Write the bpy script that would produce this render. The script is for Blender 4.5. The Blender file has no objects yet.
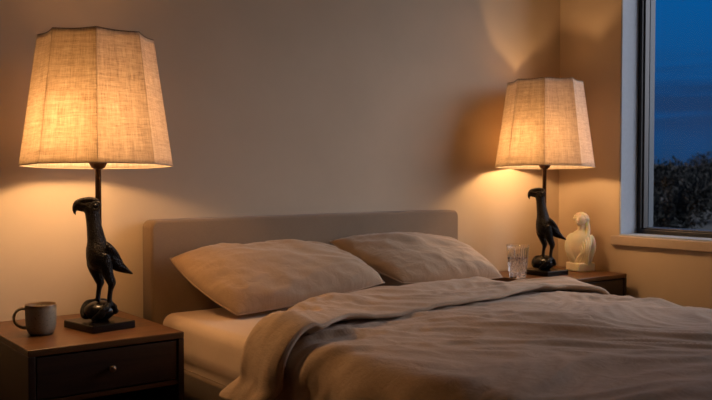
import bpy, bmesh, math, random
from mathutils import Vector, Matrix, noise
PI = math.pi
random.seed(4)
C = bpy.context.scene.collection
sc = bpy.context.scene

# ------------------------------------------------------------------ helpers
def link(o, parent=None):
    C.objects.link(o)
    if parent is not None:
        o.parent = parent
    return o

def obj(name, bm, mat, parent=None, smooth=True, loc=None, rot=None):
    me = bpy.data.meshes.new(name)
    bmesh.ops.recalc_face_normals(bm, faces=bm.faces)
    bm.to_mesh(me); bm.free()
    if smooth:
        for p in me.polygons: p.use_smooth = True
    me.materials.append(mat)
    o = bpy.data.objects.new(name, me)
    if loc: o.location = loc
    if rot: o.rotation_euler = rot
    return link(o, parent)

def thing(name, label, cat, loc=(0, 0, 0), rotz=0, group=None):
    o = bpy.data.objects.new(name, None); C.objects.link(o)
    o.empty_display_size = .1
    o.location = loc; o.rotation_euler = (0, 0, rotz)
    o['label'] = label; o['category'] = cat
    if group: o['group'] = group
    return o

def tag(o, label, cat, group=None):
    o['label'] = label; o['category'] = cat
    if group: o['group'] = group
    return o

def add_box(bm, lo, hi, bev=0, seg=2):
    vs = [bm.verts.new((x, y, z)) for x in (lo[0], hi[0]) for y in (lo[1], hi[1]) for z in (lo[2], hi[2])]
    idx = [(0, 1, 3, 2), (4, 6, 7, 5), (0, 4, 5, 1), (2, 3, 7, 6), (0, 2, 6, 4), (1, 5, 7, 3)]
    fs = [bm.faces.new([vs[i] for i in f]) for f in idx]
    if bev > 0:
        es = list({e for f in fs for e in f.edges})
        bmesh.ops.bevel(bm, geom=es, offset=bev, segments=seg, profile=.5, affect='EDGES')

def box(name, lo, hi, mat, parent=None, bev=0, seg=2):
    bm = bmesh.new(); add_box(bm, lo, hi, bev, seg)
    o = obj(name, bm, mat, parent, smooth=False)
    if bev > 0:
        for p in o.data.polygons: p.use_smooth = True
        m = o.modifiers.new('n', 'WEIGHTED_NORMAL'); m.keep_sharp = True
    return o

def add_lathe(bm, prof, n=48, c=(0, 0, 0), f=None):
    rings = []
    for k, (r, z) in enumerate(prof):
        if r < 1e-6:
            rings.append([bm.verts.new((c[0], c[1], c[2] + z))])
        else:
            ring = []
            for i in range(n):
                a = 2 * PI * i / n
                rr = r if f is None else f(r, z, a, k)
                ring.append(bm.verts.new((c[0] + rr * math.cos(a), c[1] + rr * math.sin(a), c[2] + z)))
            rings.append(ring)
    for A, B in zip(rings, rings[1:]):
        if len(A) == 1 and len(B) == 1: continue
        for i in range(n):
            j = (i + 1) % n
            if len(A) == 1: bm.faces.new((A[0], B[j], B[i]))
            elif len(B) == 1: bm.faces.new((A[i], A[j], B[0]))
            else: bm.faces.new((A[i], A[j], B[j], B[i]))

def catmull(pts, n):
    out = []
    P = [pts[0]] + list(pts) + [pts[-1]]
    for i in range(1, len(P) - 2):
        for k in range(n):
            t = k / n
            out.append(tuple(.5 * (2 * b + (c - a) * t + (2 * a - 5 * b + 4 * c - d) * t * t + (3 * b - a - 3 * c + d) * t ** 3)
                             for a, b, c, d in zip(P[i - 1], P[i], P[i + 1], P[i + 2])))
    out.append(tuple(pts[-1]))
    return out

def add_loft(bm, pts, n=16, sub=5, side=Vector((0, 1, 0))):
    """pts: (x, y, z, ra, rb): ra in the plane of the path, rb sideways. Closed by caps."""
    pts = catmull(pts, sub) if sub > 1 else pts
    rings = []
    m = len(pts)
    for i, p in enumerate(pts):
        a = Vector(pts[max(i - 1, 0)][:3]); b = Vector(pts[min(i + 1, m - 1)][:3])
        t = (b - a).normalized()
        s = (side - t * side.dot(t)).normalized()
        u = t.cross(s)
        c = Vector(p[:3]); ra = max(p[3], .0002); rb = max(p[4], .0002)
        rings.append([bm.verts.new(c + u * ra * math.cos(2 * PI * k / n) + s * rb * math.sin(2 * PI * k / n)) for k in range(n)])
    for A, B in zip(rings, rings[1:]):
        for i in range(n):
            j = (i + 1) % n
            bm.faces.new((A[i], A[j], B[j], B[i]))
    bm.faces.new(rings[0][::-1]); bm.faces.new(rings[-1])

def add_ball(bm, c, r, sub=3):
    g = bmesh.ops.create_icosphere(bm, subdivisions=sub, radius=1)
    R = r if isinstance(r, (tuple, list)) else (r, r, r)
    for v in g['verts']:
        v.co = Vector((v.co.x * R[0] + c[0], v.co.y * R[1] + c[1], v.co.z * R[2] + c[2]))

def remesh_obj(name, bm, mat, parent, voxel, smooth=4, fac=.5, post=None):
    """join the closed pieces of bm into one continuous surface"""
    bmesh.ops.recalc_face_normals(bm, faces=bm.faces)
    me = bpy.data.meshes.new('tmp'); bm.to_mesh(me); bm.free()
    t = bpy.data.objects.new('tmp', me); C.objects.link(t)
    r = t.modifiers.new('r', 'REMESH'); r.mode = 'VOXEL'; r.voxel_size = voxel
    s = t.modifiers.new('s', 'SMOOTH'); s.factor = fac; s.iterations = smooth
    dg = bpy.context.evaluated_depsgraph_get(); dg.update()
    me2 = bpy.data.meshes.new_from_object(t.evaluated_get(dg), depsgraph=dg)
    bpy.data.objects.remove(t); bpy.data.meshes.remove(me)
    if post:
        for v in me2.vertices: v.co = post(v.co.copy(), v.normal)
    me2.name = name
    me2.materials.clear(); me2.materials.append(mat)
    for p in me2.polygons: p.use_smooth = True
    o = bpy.data.objects.new(name, me2)
    return link(o, parent)

def sm(a, b, x):
    t = min(1, max(0, (x - a) / (b - a))) if a != b else float(x > a)
    return t * t * (3 - 2 * t)

def lerp(pts, x):
    if x <= pts[0][0]: return pts[0][1]
    for (a, p), (b, q) in zip(pts, pts[1:]):
        if x <= b:
            return p + (q - p) * sm(a, b, x) * .5 + (q - p) * ((x - a) / (b - a)) * .5
    return pts[-1][1]

# ------------------------------------------------------------------ materials
def srgb(r, g, b):
    f = lambda c: (c / 255 / 12.92) if c / 255 <= .04045 else ((c / 255 + .055) / 1.055) ** 2.4
    return (f(r), f(g), f(b), 1)

class Mat:
    def __init__(s, name):
        s.m = bpy.data.materials.new(name); s.m.use_nodes = True
        s.t = s.m.node_tree; s.n = s.t.nodes; s.l = s.t.links
        s.b = s.n['Principled BSDF']; s.out = s.n['Material Output']
        s.tc = s.n.new('ShaderNodeTexCoord')
    def add(s, typ, **k):
        x = s.n.new(typ)
        for a, v in k.items():
            if a.startswith('i_'):
                x.inputs[a[2:].replace('_', ' ')].default_value = v
            else: setattr(x, a, v)
        return x
    def set(s, **k):
        for a, v in k.items(): s.b.inputs[a.replace('_', ' ')].default_value = v
    def coords(s, scale=(1, 1, 1), src='Object', rot=(0, 0, 0)):
        mp = s.add('ShaderNodeMapping'); mp.inputs['Scale'].default_value = scale
        mp.inputs['Rotation'].default_value = rot
        s.l.new(s.tc.outputs[src], mp.inputs['Vector']); return mp.outputs[0]
    def noise(s, vec, scale, detail=4, rough=.55, dist=0):
        x = s.add('ShaderNodeTexNoise'); x.inputs['Scale'].default_value = scale
        x.inputs['Detail'].default_value = detail; x.inputs['Roughness'].default_value = rough
        x.inputs['Distortion'].default_value = dist
        s.l.new(vec, x.inputs['Vector']); return x.outputs['Fac']
    def ramp(s, fac, stops):
        x = s.add('ShaderNodeValToRGB'); e = x.color_ramp.elements
        while len(e) < len(stops): e.new(.5)
        for k, (p, c) in enumerate(stops): e[k].position = p; e[k].color = c
        s.l.new(fac, x.inputs['Fac']); return x.outputs['Color']
    def math(s, op, a, b=None):
        x = s.add('ShaderNodeMath', operation=op)
        for k, v in enumerate((a, b)):
            if v is None: continue
            if isinstance(v, (int, float)): x.inputs[k].default_value = v
            else: s.l.new(v, x.inputs[k])
        return x.outputs[0]
    def bump(s, h, strength, dist=.001, prev=None):
        x = s.add('ShaderNodeBump'); x.inputs['Strength'].default_value = strength
        x.inputs['Distance'].default_value = dist; s.l.new(h, x.inputs['Height'])
        if prev is not None: s.l.new(prev, x.inputs['Normal'])
        return x.outputs[0]
    def to(s, o, inp): s.l.new(o, s.b.inputs[inp])

def c4(*c): return (c[0], c[1], c[2], 1)

def m_plain(name, col, rough=.5, metal=0, **k):
    m = Mat(name); m.set(Base_Color=c4(*col), Roughness=rough, Metallic=metal, **k)
    v = m.coords(); n = m.noise(v, 60, 3)
    m.to(m.ramp(n, [(.3, c4(*[x * .96 for x in col])), (.7, c4(*[min(1, x * 1.03) for x in col]))]), 'Base Color')
    return m.m

def m_plaster(name, col, bump=.25):
    m = Mat(name); v = m.coords()
    a = m.noise(v, 2.2, 5, .6); b = m.noise(v, 90, 4)
    m.to(m.ramp(a, [(.3, c4(*[x * .93 for x in col])), (.7, c4(*[x * 1.04 for x in col]))]), 'Base Color')
    m.set(Roughness=.85)
    c = m.noise(v, 14, 6, .6)
    m.to(m.bump(b, bump * .5, .001, m.bump(c, bump, .003)), 'Normal'); return m.m

def m_linen(name, col, scale=900, bump=.35, sheen=.3, mott=.1, cr=.4):
    m = Mat(name)
    v = m.coords(src='UV')
    w1 = m.noise(m.coords((scale, scale * .06, 1), 'UV'), 1, 2)
    w2 = m.noise(m.coords((scale * .06, scale, 1), 'UV'), 1, 2)
    w = m.math('ADD', w1, w2)
    big = m.noise(v, 5, 5, .6)
    mix = m.math('ADD', m.math('MULTIPLY', w, .5), m.math('MULTIPLY', m.math('SUBTRACT', big, .5), .6))
    m.to(m.ramp(mix, [(.3, c4(*[x * (1 - 2.4 * mott) for x in col])), (.5, c4(*col)), (.7, c4(*[min(1, x * (1 + 1.4 * mott)) for x in col]))]), 'Base Color')
    crump = m.noise(m.coords((1, .8, 1), 'UV'), 20, 6, .58, 1.2)
    m.to(m.bump(w, bump, .0007, m.bump(crump, cr, .008)), 'Normal')
    m.set(Roughness=.9, Sheen_Weight=sheen, Sheen_Roughness=.5)
    return m.m

def m_wood(name, c1, c2, axis='X', rough=.38):
    m = Mat(name)
    sc_ = {'X': (1.2, 14, 14), 'Y': (14, 1.2, 14), 'Z': (14, 14, 1.2)}[axis]
    v = m.coords(sc_)
    g = m.noise(v, 2.4, 6, .65, .8)
    fine = m.noise(m.coords(tuple(x * 6 for x in sc_)), 3, 3)
    f = m.math('ADD', m.math('MULTIPLY', g, .75), m.math('MULTIPLY', fine, .25))
    m.to(m.ramp(f, [(.34, c4(*c1)), (.66, c4(*c2))]), 'Base Color')
    m.set(Roughness=rough); m.b.inputs['Specular IOR Level'].default_value = .5
    m.to(m.bump(fine, .12, .001), 'Normal'); return m.m

WALL = m_plaster('plaster_wall', (.59, .472, .335))
CEIL = m_plaster('ceiling_paint', (.7, .66, .6))
TRIM = m_plain('trim_paint', (.50, .395, .30), .6)
FLOOR = m_wood('floor_boards', (.10, .055, .03), (.2, .115, .062), 'Y', .45)
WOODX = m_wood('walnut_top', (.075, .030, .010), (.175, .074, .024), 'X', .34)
WOODZ = m_wood('walnut_side_shaded', (.024, .0105, .006), (.054, .024, .013), 'Z', .42)  # same walnut as the top, shade put into a darker colour
WOODF = m_wood('walnut_front_shaded', (.024, .0105, .006), (.054, .024, .013), 'X', .42)  # walnut darkened for the shade on the drawer front
BRASS = m_plain('aged_brass', (.28, .2, .13), .35, .9)
HEADB = m_linen('headboard_linen', (.275, .192, .122), 1400, .3, .15, .06, .05)
SHEET = m_linen('cream_sheet', (.66, .50, .36), 1500, .15, .1, .03, .08)
PILLOW = m_linen('taupe_linen', (.44, .30, .185), 1200, .3, .25, .07)
DUVET = m_linen('taupe_washed_linen', (.48, .33, .21), 700, .35, .2, .10)
RAIL = m_linen('bed_frame_cloth', (.165, .108, .066), 1400, .3, .1, .06, .05)
MATT = m_plain('mattress_ticking', (.6, .52, .44), .8)
BRONZE = m_plain('dark_bronze', (.085, .045, .028), .32, .8)
FRAME = m_plain('window_frame_paint', (.012, .012, .013), .4)
METAL = m_plain('shade_ring_metal', (.25, .2, .15), .35, .9)

def m_bird():
    m = Mat('blackened_metal')
    v = m.coords()
    vo = m.add('ShaderNodeTexVoronoi'); vo.inputs['Scale'].default_value = 240
    m.l.new(m.coords((1, 1, .8)), vo.inputs['Vector'])
    n = m.noise(v, 40, 4)
    m.to(m.ramp(n, [(.35, c4(.005, .0045, .0045)), (.8, c4(.009, .008, .0075))]), 'Base Color')
    m.to(m.bump(vo.outputs['Distance'], .65, .004, m.bump(n, .25, .002)), 'Normal')
    m.set(Roughness=.32); m.b.inputs['Specular IOR Level'].default_value = .22; return m.m
BIRD = m_bird()
m = Mat('black_stone_base'); m.set(Base_Color=c4(.006, .005, .005), Roughness=.24); m.b.inputs['Specular IOR Level'].default_value = .3
m.to(m.bump(m.noise(m.coords(), 90, 3), .1, .001), 'Normal'); BLACK = m.m

def m_shade():
    m = Mat('shade_linen')
    w1 = m.noise(m.coords((520, 30, 1), 'UV'), 1, 3, .6)
    w2 = m.noise(m.coords((30, 420, 1), 'UV'), 1, 3, .6)
    w3 = m.noise(m.coords((110, 5, 1), 'UV'), 1, 2, .6)
    w4 = m.noise(m.coords((5, 110, 1), 'UV'), 1, 2, .6)
    w = m.math('ADD', m.math('MULTIPLY', m.math('ADD', w1, w2), .32), m.math('MULTIPLY', m.math('ADD', w3, w4), .18))
    dif = m.ramp(w, [(.36, c4(.42, .34, .26)), (.5, c4(.66, .57, .48)), (.64, c4(.80, .73, .64))])
    trn = m.ramp(w, [(.36, c4(.40, .31, .21)), (.5, c4(.70, .60, .47)), (.64, c4(.90, .82, .69))])
    d = m.add('ShaderNodeBsdfDiffuse'); t = m.add('ShaderNodeBsdfTranslucent'); x = m.add('ShaderNodeMixShader')
    m.l.new(dif, d.inputs['Color']); m.l.new(trn, t.inputs['Color'])
    b = m.bump(w, .4, .001); m.l.new(b, d.inputs['Normal'])
    x.inputs[0].default_value = .42
    m.l.new(d.outputs[0], x.inputs[1]); m.l.new(t.outputs[0], x.inputs[2]); m.l.new(x.outputs[0], m.out.inputs['Surface'])
    return m.m
SHADE = m_shade()
m = Mat('shade_trim_tape'); m.set(Base_Color=c4(.5, .4, .3), Roughness=.9); TAPE = m.m
m = Mat('bulb_glass_lit'); em = m.add('ShaderNodeEmission'); em.inputs['Color'].default_value = c4(1, .58, .27); em.inputs['Strength'].default_value = 30
tb = m.add('ShaderNodeBsdfTransparent'); mb = m.add('ShaderNodeMixShader'); mb.inputs[0].default_value = .35
m.l.new(tb.outputs[0], mb.inputs[1]); m.l.new(em.outputs[0], mb.inputs[2]); m.l.new(mb.outputs[0], m.out.inputs['Surface']); BULB = m.m

def m_mug():
    m = Mat('speckled_stoneware'); v = m.coords()
    sp = m.noise(v, 260, 2, .7); n = m.noise(v, 18, 4)
    z = m.add('ShaderNodeSeparateXYZ'); m.l.new(m.tc.outputs['Object'], z.inputs[0])
    zz = m.math('ADD', m.math('MULTIPLY', z.outputs['Z'], 11.6), m.math('MULTIPLY', m.math('SUBTRACT', n, .5), .16))
    base = m.ramp(zz, [(.0, c4(.13, .10, .07)), (.25, c4(.27, .24, .175)), (.84, c4(.31, .28, .21)), (.93, c4(.16, .10, .055)), (1, c4(.2, .12, .06))])
    spc = m.ramp(sp, [(.30, c4(.35, .3, .25)), (.42, c4(1, 1, 1))])
    mx = m.add('ShaderNodeMix', data_type='RGBA', blend_type='MULTIPLY'); mx.inputs[0].default_value = 1
    m.l.new(base, mx.inputs['A']); m.l.new(spc, mx.inputs['B']); m.to(mx.outputs['Result'], 'Base Color')
    m.set(Roughness=.42); m.to(m.bump(n, .2, .002), 'Normal'); return m.m
MUG = m_mug()
m = Mat('clear_crystal'); m.set(Base_Color=c4(1, 1, 1), Roughness=.055, Transmission_Weight=1, IOR=1.5); GLASS = m.m
m = Mat('water'); m.set(Base_Color=c4(1, 1, 1), Roughness=0, Transmission_Weight=1, IOR=1.33); WATER = m.m
m = Mat('window_glass')
gl = m.add('ShaderNodeBsdfGlossy'); gl.inputs['Roughness'].default_value = .02
tr = m.add('ShaderNodeBsdfTransparent'); mx = m.add('ShaderNodeMixShader'); fr = m.add('ShaderNodeFresnel'); fr.inputs['IOR'].default_value = 1.12
m.l.new(fr.outputs[0], mx.inputs[0]); m.l.new(tr.outputs[0], mx.inputs[1]); m.l.new(gl.outputs[0], mx.inputs[2]); m.l.new(mx.outputs[0], m.out.inputs['Surface'])
PANE = m.m
m = Mat('ivory_alabaster'); m.set(Base_Color=c4(.92, .86, .68), Roughness=.4, Subsurface_Weight=.6, Subsurface_Scale=.03)
m.b.inputs['Subsurface Radius'].default_value = (1, .7, .35)
m.to(m.bump(m.noise(m.coords(), 60, 4), .12, .002), 'Normal'); IVORY = m.m
LEAF = m_plain('night_foliage', (.004, .006, .004), .9)  # near-black leaves, the dark of night put into the colour
BARK = m_plain('bark', (.05, .04, .03), .9)
FIELD = m_plain('night_field_grass', (.010, .012, .008), .9)  # grass darkened too, night painted into the ground colour

# ------------------------------------------------------------------ room
XL, XR, YF, YB, ZC, TH = -1.35, 3.265, -2.6, 2.68, 2.55, .24
WY0, WY1, WZ0, WZ1 = .25, 2.335, .662, 2.28   # window opening in the right wall
def struct(name, lo, hi, mat, bev=0):
    o = box(name, lo, hi, mat, None, bev); o['kind'] = 'structure'; return o
struct('floor', (XL - TH, YF - TH, -.12), (XR + TH, YB + TH, 0), FLOOR)
struct('ceiling', (XL - TH, YF - TH, ZC), (XR + TH, YB + TH, ZC + .15), CEIL)
struct('wall_back', (XL - TH, YB, 0), (XR + TH, YB + TH, ZC), WALL)
struct('wall_left', (XL - TH, YF - TH, 0), (XL, YB, ZC), WALL)
struct('wall_front', (XL, YF - TH, 0), (XR + TH, YF, ZC), WALL)
bm = bmesh.new()
add_box(bm, (XR, YF, 0), (XR + TH, WY0, ZC)); add_box(bm, (XR, WY1, 0), (XR + TH, YB, ZC))
add_box(bm, (XR, WY0, 0), (XR + TH, WY1, WZ0 - .045)); add_box(bm, (XR, WY0, WZ1), (XR + TH, WY1, ZC))
w = obj('wall_right', bm, WALL, None, smooth=False); w['kind'] = 'structure'
for nm, lo, hi in (('baseboard_back', (XL, YB - .014, 0), (XR, YB, .09)),
                   ('baseboard_right', (XR - .014, YF, 0), (XR, YB - .014, .09)),
                   ('baseboard_left', (XL, YF, 0), (XL + .014, YB - .014, .09)),
                   ('baseboard_front', (XL + .014, YF, 0), (XR - .014, YF + .014, .09))):
    struct(nm, lo, hi, TRIM, .003)
# window: frame set back in a deep reveal, sill board, sash, pane
win = bpy.data.objects.new('window_1', None); C.objects.link(win); win['kind'] = 'structure'
fx0, fx1, fw = XR + .123, XR + .183, .025
def frame_mesh(y0, y1, z0, z1, x0, x1, w, bev=.003):
    bm = bmesh.new()
    add_box(bm, (x0, y0, z0), (x1, y0 + w, z1), bev); add_box(bm, (x0, y1 - w, z0), (x1, y1, z1), bev)
    add_box(bm, (x0, y0 + w, z0), (x1, y1 - w, z0 + w), bev); add_box(bm, (x0, y0 + w, z1 - w), (x1, y1 - w, z1), bev)
    return bm
obj('window_frame', frame_mesh(WY0, WY1, WZ0, WZ1, fx0, fx1, fw), FRAME, win, False)
obj('window_sash', frame_mesh(WY0 + fw, WY1 - fw, WZ0 + fw, WZ1 - fw, fx0 + .014, fx1 - .01, .007), FRAME, win, False)
LINING = m_plain('reveal_sky_tint', (.40, .46, .53), .6)  # blue of the sky light put into the lining colour
lin = frame_mesh(WY0, WY1, WZ0, WZ1, XR + .002, fx0, .006, .0008); obj('reveal_lining', lin, LINING, win, False)
SEAL = m_plain('window_stop_paint', (.02, .035, .05), .5)
obj('outer_stop', frame_mesh(WY0 + fw, WY1 - fw, WZ0 + fw, WZ1 - fw, fx1 - .008, fx1 + .030, .008, .001), SEAL, win, False)
box('window_pane', (fx0 + .036, WY0 + fw + .005, WZ0 + fw + .005), (fx0 + .040, WY1 - fw - .005, WZ1 - fw - .005), PANE, win)
box('window_sill', (XR - .022, WY0 - .03, WZ0 - .043), (XR + TH, WY1 + .032, WZ0), TRIM, win, .005)

# ------------------------------------------------------------------ outside
OUT = [ ]
bm = bmesh.new()
NG = 40
gv = []
for i in range(NG + 1):
    row = []
    for j in range(NG + 1):
        x = XR + TH + .05 + 160 * (i / NG) ** 2; y = -90 + 260 * j / NG
        row.append(bm.verts.new((x, y, -.35 + .5 * sm(10, 60, x) * noise.noise(Vector((x * .05, y * .05, 3))))))
    gv.append(row)
for i in range(NG):
    for j in range(NG):
        bm.faces.new((gv[i][j], gv[i + 1][j], gv[i + 1][j + 1], gv[i][j + 1]))
g = obj('ground_outside', bm, FIELD); g['kind'] = 'structure'
bm = bmesh.new()
NR = 90
pr = []
for j in range(NR + 1):
    y = -60 + 220 * j / NR
    h = 2.2 + 1.1 * noise.noise(Vector((y * .03, 1, 0))) + .5 * noise.noise(Vector((y * .12, 4, 0)))
    pr.append([bm.verts.new((95 - 14, y, -1.5)), bm.verts.new((95 - 6, y, h * .7)), bm.verts.new((95, y, h)), bm.verts.new((95 + 14, y, h * .6)), bm.verts.new((95 + 26, y, -1.5))])
for A, B in zip(pr, pr[1:]):
    for k in range(4): bm.faces.new((A[k], A[k + 1], B[k + 1], B[k]))
h = obj('hill_ridge', bm, FIELD); h['kind'] = 'structure'

def bush(name, label, cat, x, y, wdt, hgt, seed, trunk=False):
    rnd = random.Random(seed)
    z0 = -.4
    t = thing(name, label, cat, (x, y, z0), group='dark bushes beyond the window')
    bm = bmesh.new()
    # leaf clusters set in irregular boughs
    boughs = []
    for k in range(16):
        a = rnd.uniform(0, 2 * PI); r = wdt * .36 * rnd.random() ** .5
        boughs.append((Vector((r * math.cos(a), r * math.sin(a), hgt * rnd.uniform(.18, .82) * (1 - .25 * r / wdt))), wdt * rnd.uniform(.10, .2)))
    for k in range(4200):
        c, R_ = rnd.choice(boughs)
        dr = Vector((rnd.gauss(0, 1), rnd.gauss(0, 1), rnd.gauss(0, .8))).normalized()
        p = c + dr * R_ * rnd.uniform(.5, 1.15); p.z = max(p.z, .02)
        s = rnd.uniform(.025, .055) * (1 + wdt * .12)
        d = (dr + Vector((rnd.uniform(-.6, .6), rnd.uniform(-.6, .6), rnd.uniform(-.2, .9)))).normalized()
        q = d.cross(Vector((rnd.uniform(-1, 1), rnd.uniform(-1, 1), rnd.uniform(-1, 1)))).normalized()
        vs = [bm.verts.new(p - d * s), bm.verts.new(p + q * s * .5), bm.verts.new(p + d * s * 1.3), bm.verts.new(p - q * s * .5)]
        bm.faces.new(vs)
    obj('foliage', bm, LEAF, t, False)
    bm = bmesh.new(); add_loft(bm, [(0, 0, -.1, .05 * wdt, .05 * wdt), (.03, 0, hgt * .3, .035 * wdt, .035 * wdt), (0, .02, hgt * .6, .02 * wdt, .02 * wdt)], 8, 3)
    obj('stem', bm, BARK, t)
    return t
# (bearing from the room, distance, width, height)
bl = ['dark bush against the dusk sky behind window glass, %s' % s for s in
      ('nearest to the left window frame', 'tallest of the hedge line', 'low one before the tall ones', 'rightmost in the window view', 'at the centre of the window view', 'furthest away on the field')]
bspec = [(56.6, 36, 3.4, 1.9), (58.2, 28, 2.7, 2.0), (57.3, 19, 1.9, 1.3), (60.9, 25, 2.5, 1.95), (59.6, 44, 3.4, 2.5), (61.4, 52, 4.4, 2.9)]
for k, (b, d, wd, hg) in enumerate(bspec):
    bush('bush', bl[k], 'bush', d * math.sin(math.radians(b)), d * math.cos(math.radians(b)), wd, hg, 11 + k)

# ------------------------------------------------------------------ nightstands
def nightstand(x0, x1, y0, y1, z, label, flip=False):
    t = thing('nightstand', label, 'nightstand', ((x0 + x1) / 2, (y0 + y1) / 2, 0), group='walnut nightstands')
    W, D = (x1 - x0) / 2, (y1 - y0) / 2
    b = .0025
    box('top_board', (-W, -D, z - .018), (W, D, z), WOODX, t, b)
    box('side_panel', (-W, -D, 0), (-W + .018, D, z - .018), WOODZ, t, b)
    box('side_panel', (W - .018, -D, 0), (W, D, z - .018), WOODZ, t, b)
    box('back_panel', (-W + .018, D - .014, .06), (W - .018, D - .004, z - .018), WOODZ, t)
    box('shelf', (-W + .018, -D + .004, z - .145), (W - .018, D - .014, z - .133), WOODX, t, .001)
    box('bottom_board', (-W + .018, -D + .004, .05), (W - .018, D - .014, .068), WOODX, t, .001)
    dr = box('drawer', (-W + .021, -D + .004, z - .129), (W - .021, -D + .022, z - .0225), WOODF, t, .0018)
    bm = bmesh.new()
    add_box(bm, (-W + .03, -D + .022, z - .125), (W - .03, D - .05, z - .118))
    add_box(bm, (-W + .03, -D + .022, z - .118), (-W + .04, D - .05, z - .035)); add_box(bm, (W - .04, -D + .022, z - .118), (W - .03, D - .05, z - .035))
    obj('drawer_box', bm, WOODZ, dr, False)
    bm = bmesh.new()
    add_lathe(bm, [(0, 0), (.0045, 0), (.004, .008), (.0055, .012), (.0095, .015), (.0098, .019), (.007, .0225), (0, .023)], 24)
    for v in bm.verts: v.co = Vector((v.co.x, -D + .004 - v.co.z, z - .073 + v.co.y))
    obj('knob', bm, BRASS, dr)
    return t
NZ = .5
nightstand(.622, 1.045, 2.17, 2.655, NZ, 'dark walnut nightstand left of the bed, carrying the grey mug')
nightstand(2.68, 3.222, 2.262, 2.665, NZ, 'dark walnut nightstand right of the bed by the window wall, under the ivory figurine')

# ------------------------------------------------------------------ bed
bed = thing('bed', 'double bed with taupe upholstered headboard between two walnut nightstands', 'bed', (1.82, 1.6, 0))
bx, by = 1.82, 1.6
def uvbox(o, s=1.0):
    me = o.data; uv = me.uv_layers.new(name='UVMap')
    for p in me.polygons:
        n = p.normal; ax = max(range(3), key=lambda k: abs(n[k]))
        for li in p.loop_indices:
            c = me.vertices[me.loops[li].vertex_index].co
            uv.data[li].uv = ((c.y, c.z) if ax == 0 else (c.x, c.z) if ax == 1 else (c.x, c.y))
HX0, HX1 = 1.135, 2.516
bm = bmesh.new()
# headboard: rounded upper corners, cushioned front
def rr_outline(x0, x1, z0, z1, r, n=8):
    pts = [(x0, z0)]
    pts += [(x0 + r - r * math.cos(a * PI / 2 / n), z1 - r + r * math.sin(a * PI / 2 / n)) for a in range(n + 1)]
    pts += [(x1 - r + r * math.sin(a * PI / 2 / n), z1 - r + r * math.cos(a * PI / 2 / n)) for a in range(n + 1)]
    pts += [(x1, z0)]
    return pts
def add_slab(bm, x0, x1, z0, z1, r, y0, y1, rb):
    layers = [(rb, y1), (rb * .3, y1 - .0 - rb * .3), (0, y1 - rb), (0, y0 + rb), (rb * .3, y0 + rb * .3), (rb, y0)]
    rings = []
    for ins, y in layers:
        o = rr_outline(x0 + ins, x1 - ins, z0, z1 - ins, max(r - ins, .003))
        rings.append([bm.verts.new((px, y, pz)) for px, pz in o])
    n = len(rings[0])
    for A, B in zip(rings, rings[1:]):
        for i in range(n): bm.faces.new((A[i], A[(i + 1) % n], B[(i + 1) % n], B[i]))
    bm.faces.new(rings[0]); bm.faces.new(rings[-1][::-1])
add_slab(bm, HX0 - bx, HX1 - bx, .04, .789, .028, 2.594 - by, 2.672 - by, .010)
hb = obj('headboard', bm, HEADB, bed, True); uvbox(hb)
hb.modifiers.new('w', 'WEIGHTED_NORMAL')
# piping seam round the front face
def rope(pts, r, n=8):
    bm = bmesh.new(); add_loft(bm, [(p[0], p[1], p[2], r, r) for p in pts], n, 1, Vector((0, 1, .01))); return bm
o2 = rr_outline(HX0 + .004 - bx, HX1 - .004 - bx, .05, .785, .026)
hp = obj('headboard_piping', rope([(px, 2.607 - by, pz) for px, pz in o2], .0028), HEADB, hb); uvbox(hp)
FX0, FX1 = 1.124, 2.53
for nm, lo, hi in (('side_rail', (FX0, .60, .09), (FX0 + .024, 2.592, .345)), ('side_rail', (FX1 - .024, .60, .09), (FX1, 2.592, .345)),
                   ('foot_rail', (FX0 + .026, .60, .09), (FX1 - .026, .65, .345))):
    o = box(nm, (lo[0] - bx, lo[1] - by, lo[2]), (hi[0] - bx, hi[1] - by, hi[2]), RAIL, bed, .006, 3); uvbox(o)
box('slat_base', (FX0 + .052 - bx, .652 - by, .2), (FX1 - .052 - bx, 2.59 - by, .235), WOODX, bed)
for x, y in ((FX0 + .08, .68), (FX1 - .08, .68), (FX0 + .08, 2.5), (FX1 - .08, 2.5)):
    bm = bmesh.new(); add_lathe(bm, [(0, 0), (.018, 0), (.026, .09), (.026, .2), (0, .2)], 20, (x - bx, y - by, 0)); obj('leg', bm, WOODZ, bed)
# mattress in a fitted sheet
def puff_box(x0, x1, y0, y1, z0, z1, r, amp, seed, res=.02):
    """rounded box skin with small wrinkles"""
    bm = bmesh.new(); add_box(bm, (x0, y0, z0), (x1, y1, z1))
    nx = int((x1 - x0) / res); ny = int((y1 - y0) / res)
    bmesh.ops.bevel(bm, geom=bm.edges[:], offset=r, segments=5, profile=.5, affect='EDGES')
    return bm
bm = bmesh.new()
MX0, MX1, MY0, MY1, MZ0, MZ1, MR = 1.158, 2.505, .66, 2.588, .24, .487, .035
def mat_section(n=14):
    # closed profile from lower left, up, over and down, as (X, z)
    pts = [(MX0 + .03, MZ0), (MX0 + .004, MZ0 + .02)]
    pts += [(MX0, MZ0 + .02 + (MZ1 - MR - MZ0 - .02) * k / 10) for k in range(1, 11)]
    pts += [(MX0 + MR - MR * math.cos(a * PI / 12), MZ1 - MR + MR * math.sin(a * PI / 12)) for a in range(1, 7)]
    W = MX1 - MX0 - 2 * MR
    pts += [(MX0 + MR + W * k / 50, MZ1) for k in range(1, 50)]
    pts += [(MX1 - MR + MR * math.sin(a * PI / 12), MZ1 - MR + MR * math.cos(a * PI / 12)) for a in range(0, 7)]
    pts += [(MX1, MZ1 - MR - (MZ1 - MR - MZ0 - .02) * k / 10) for k in range(1, 11)]
    pts += [(MX1 - .03, MZ0)]
    return pts
sec = mat_section(); rows = []
NYM = 110
uvs = {}
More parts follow.
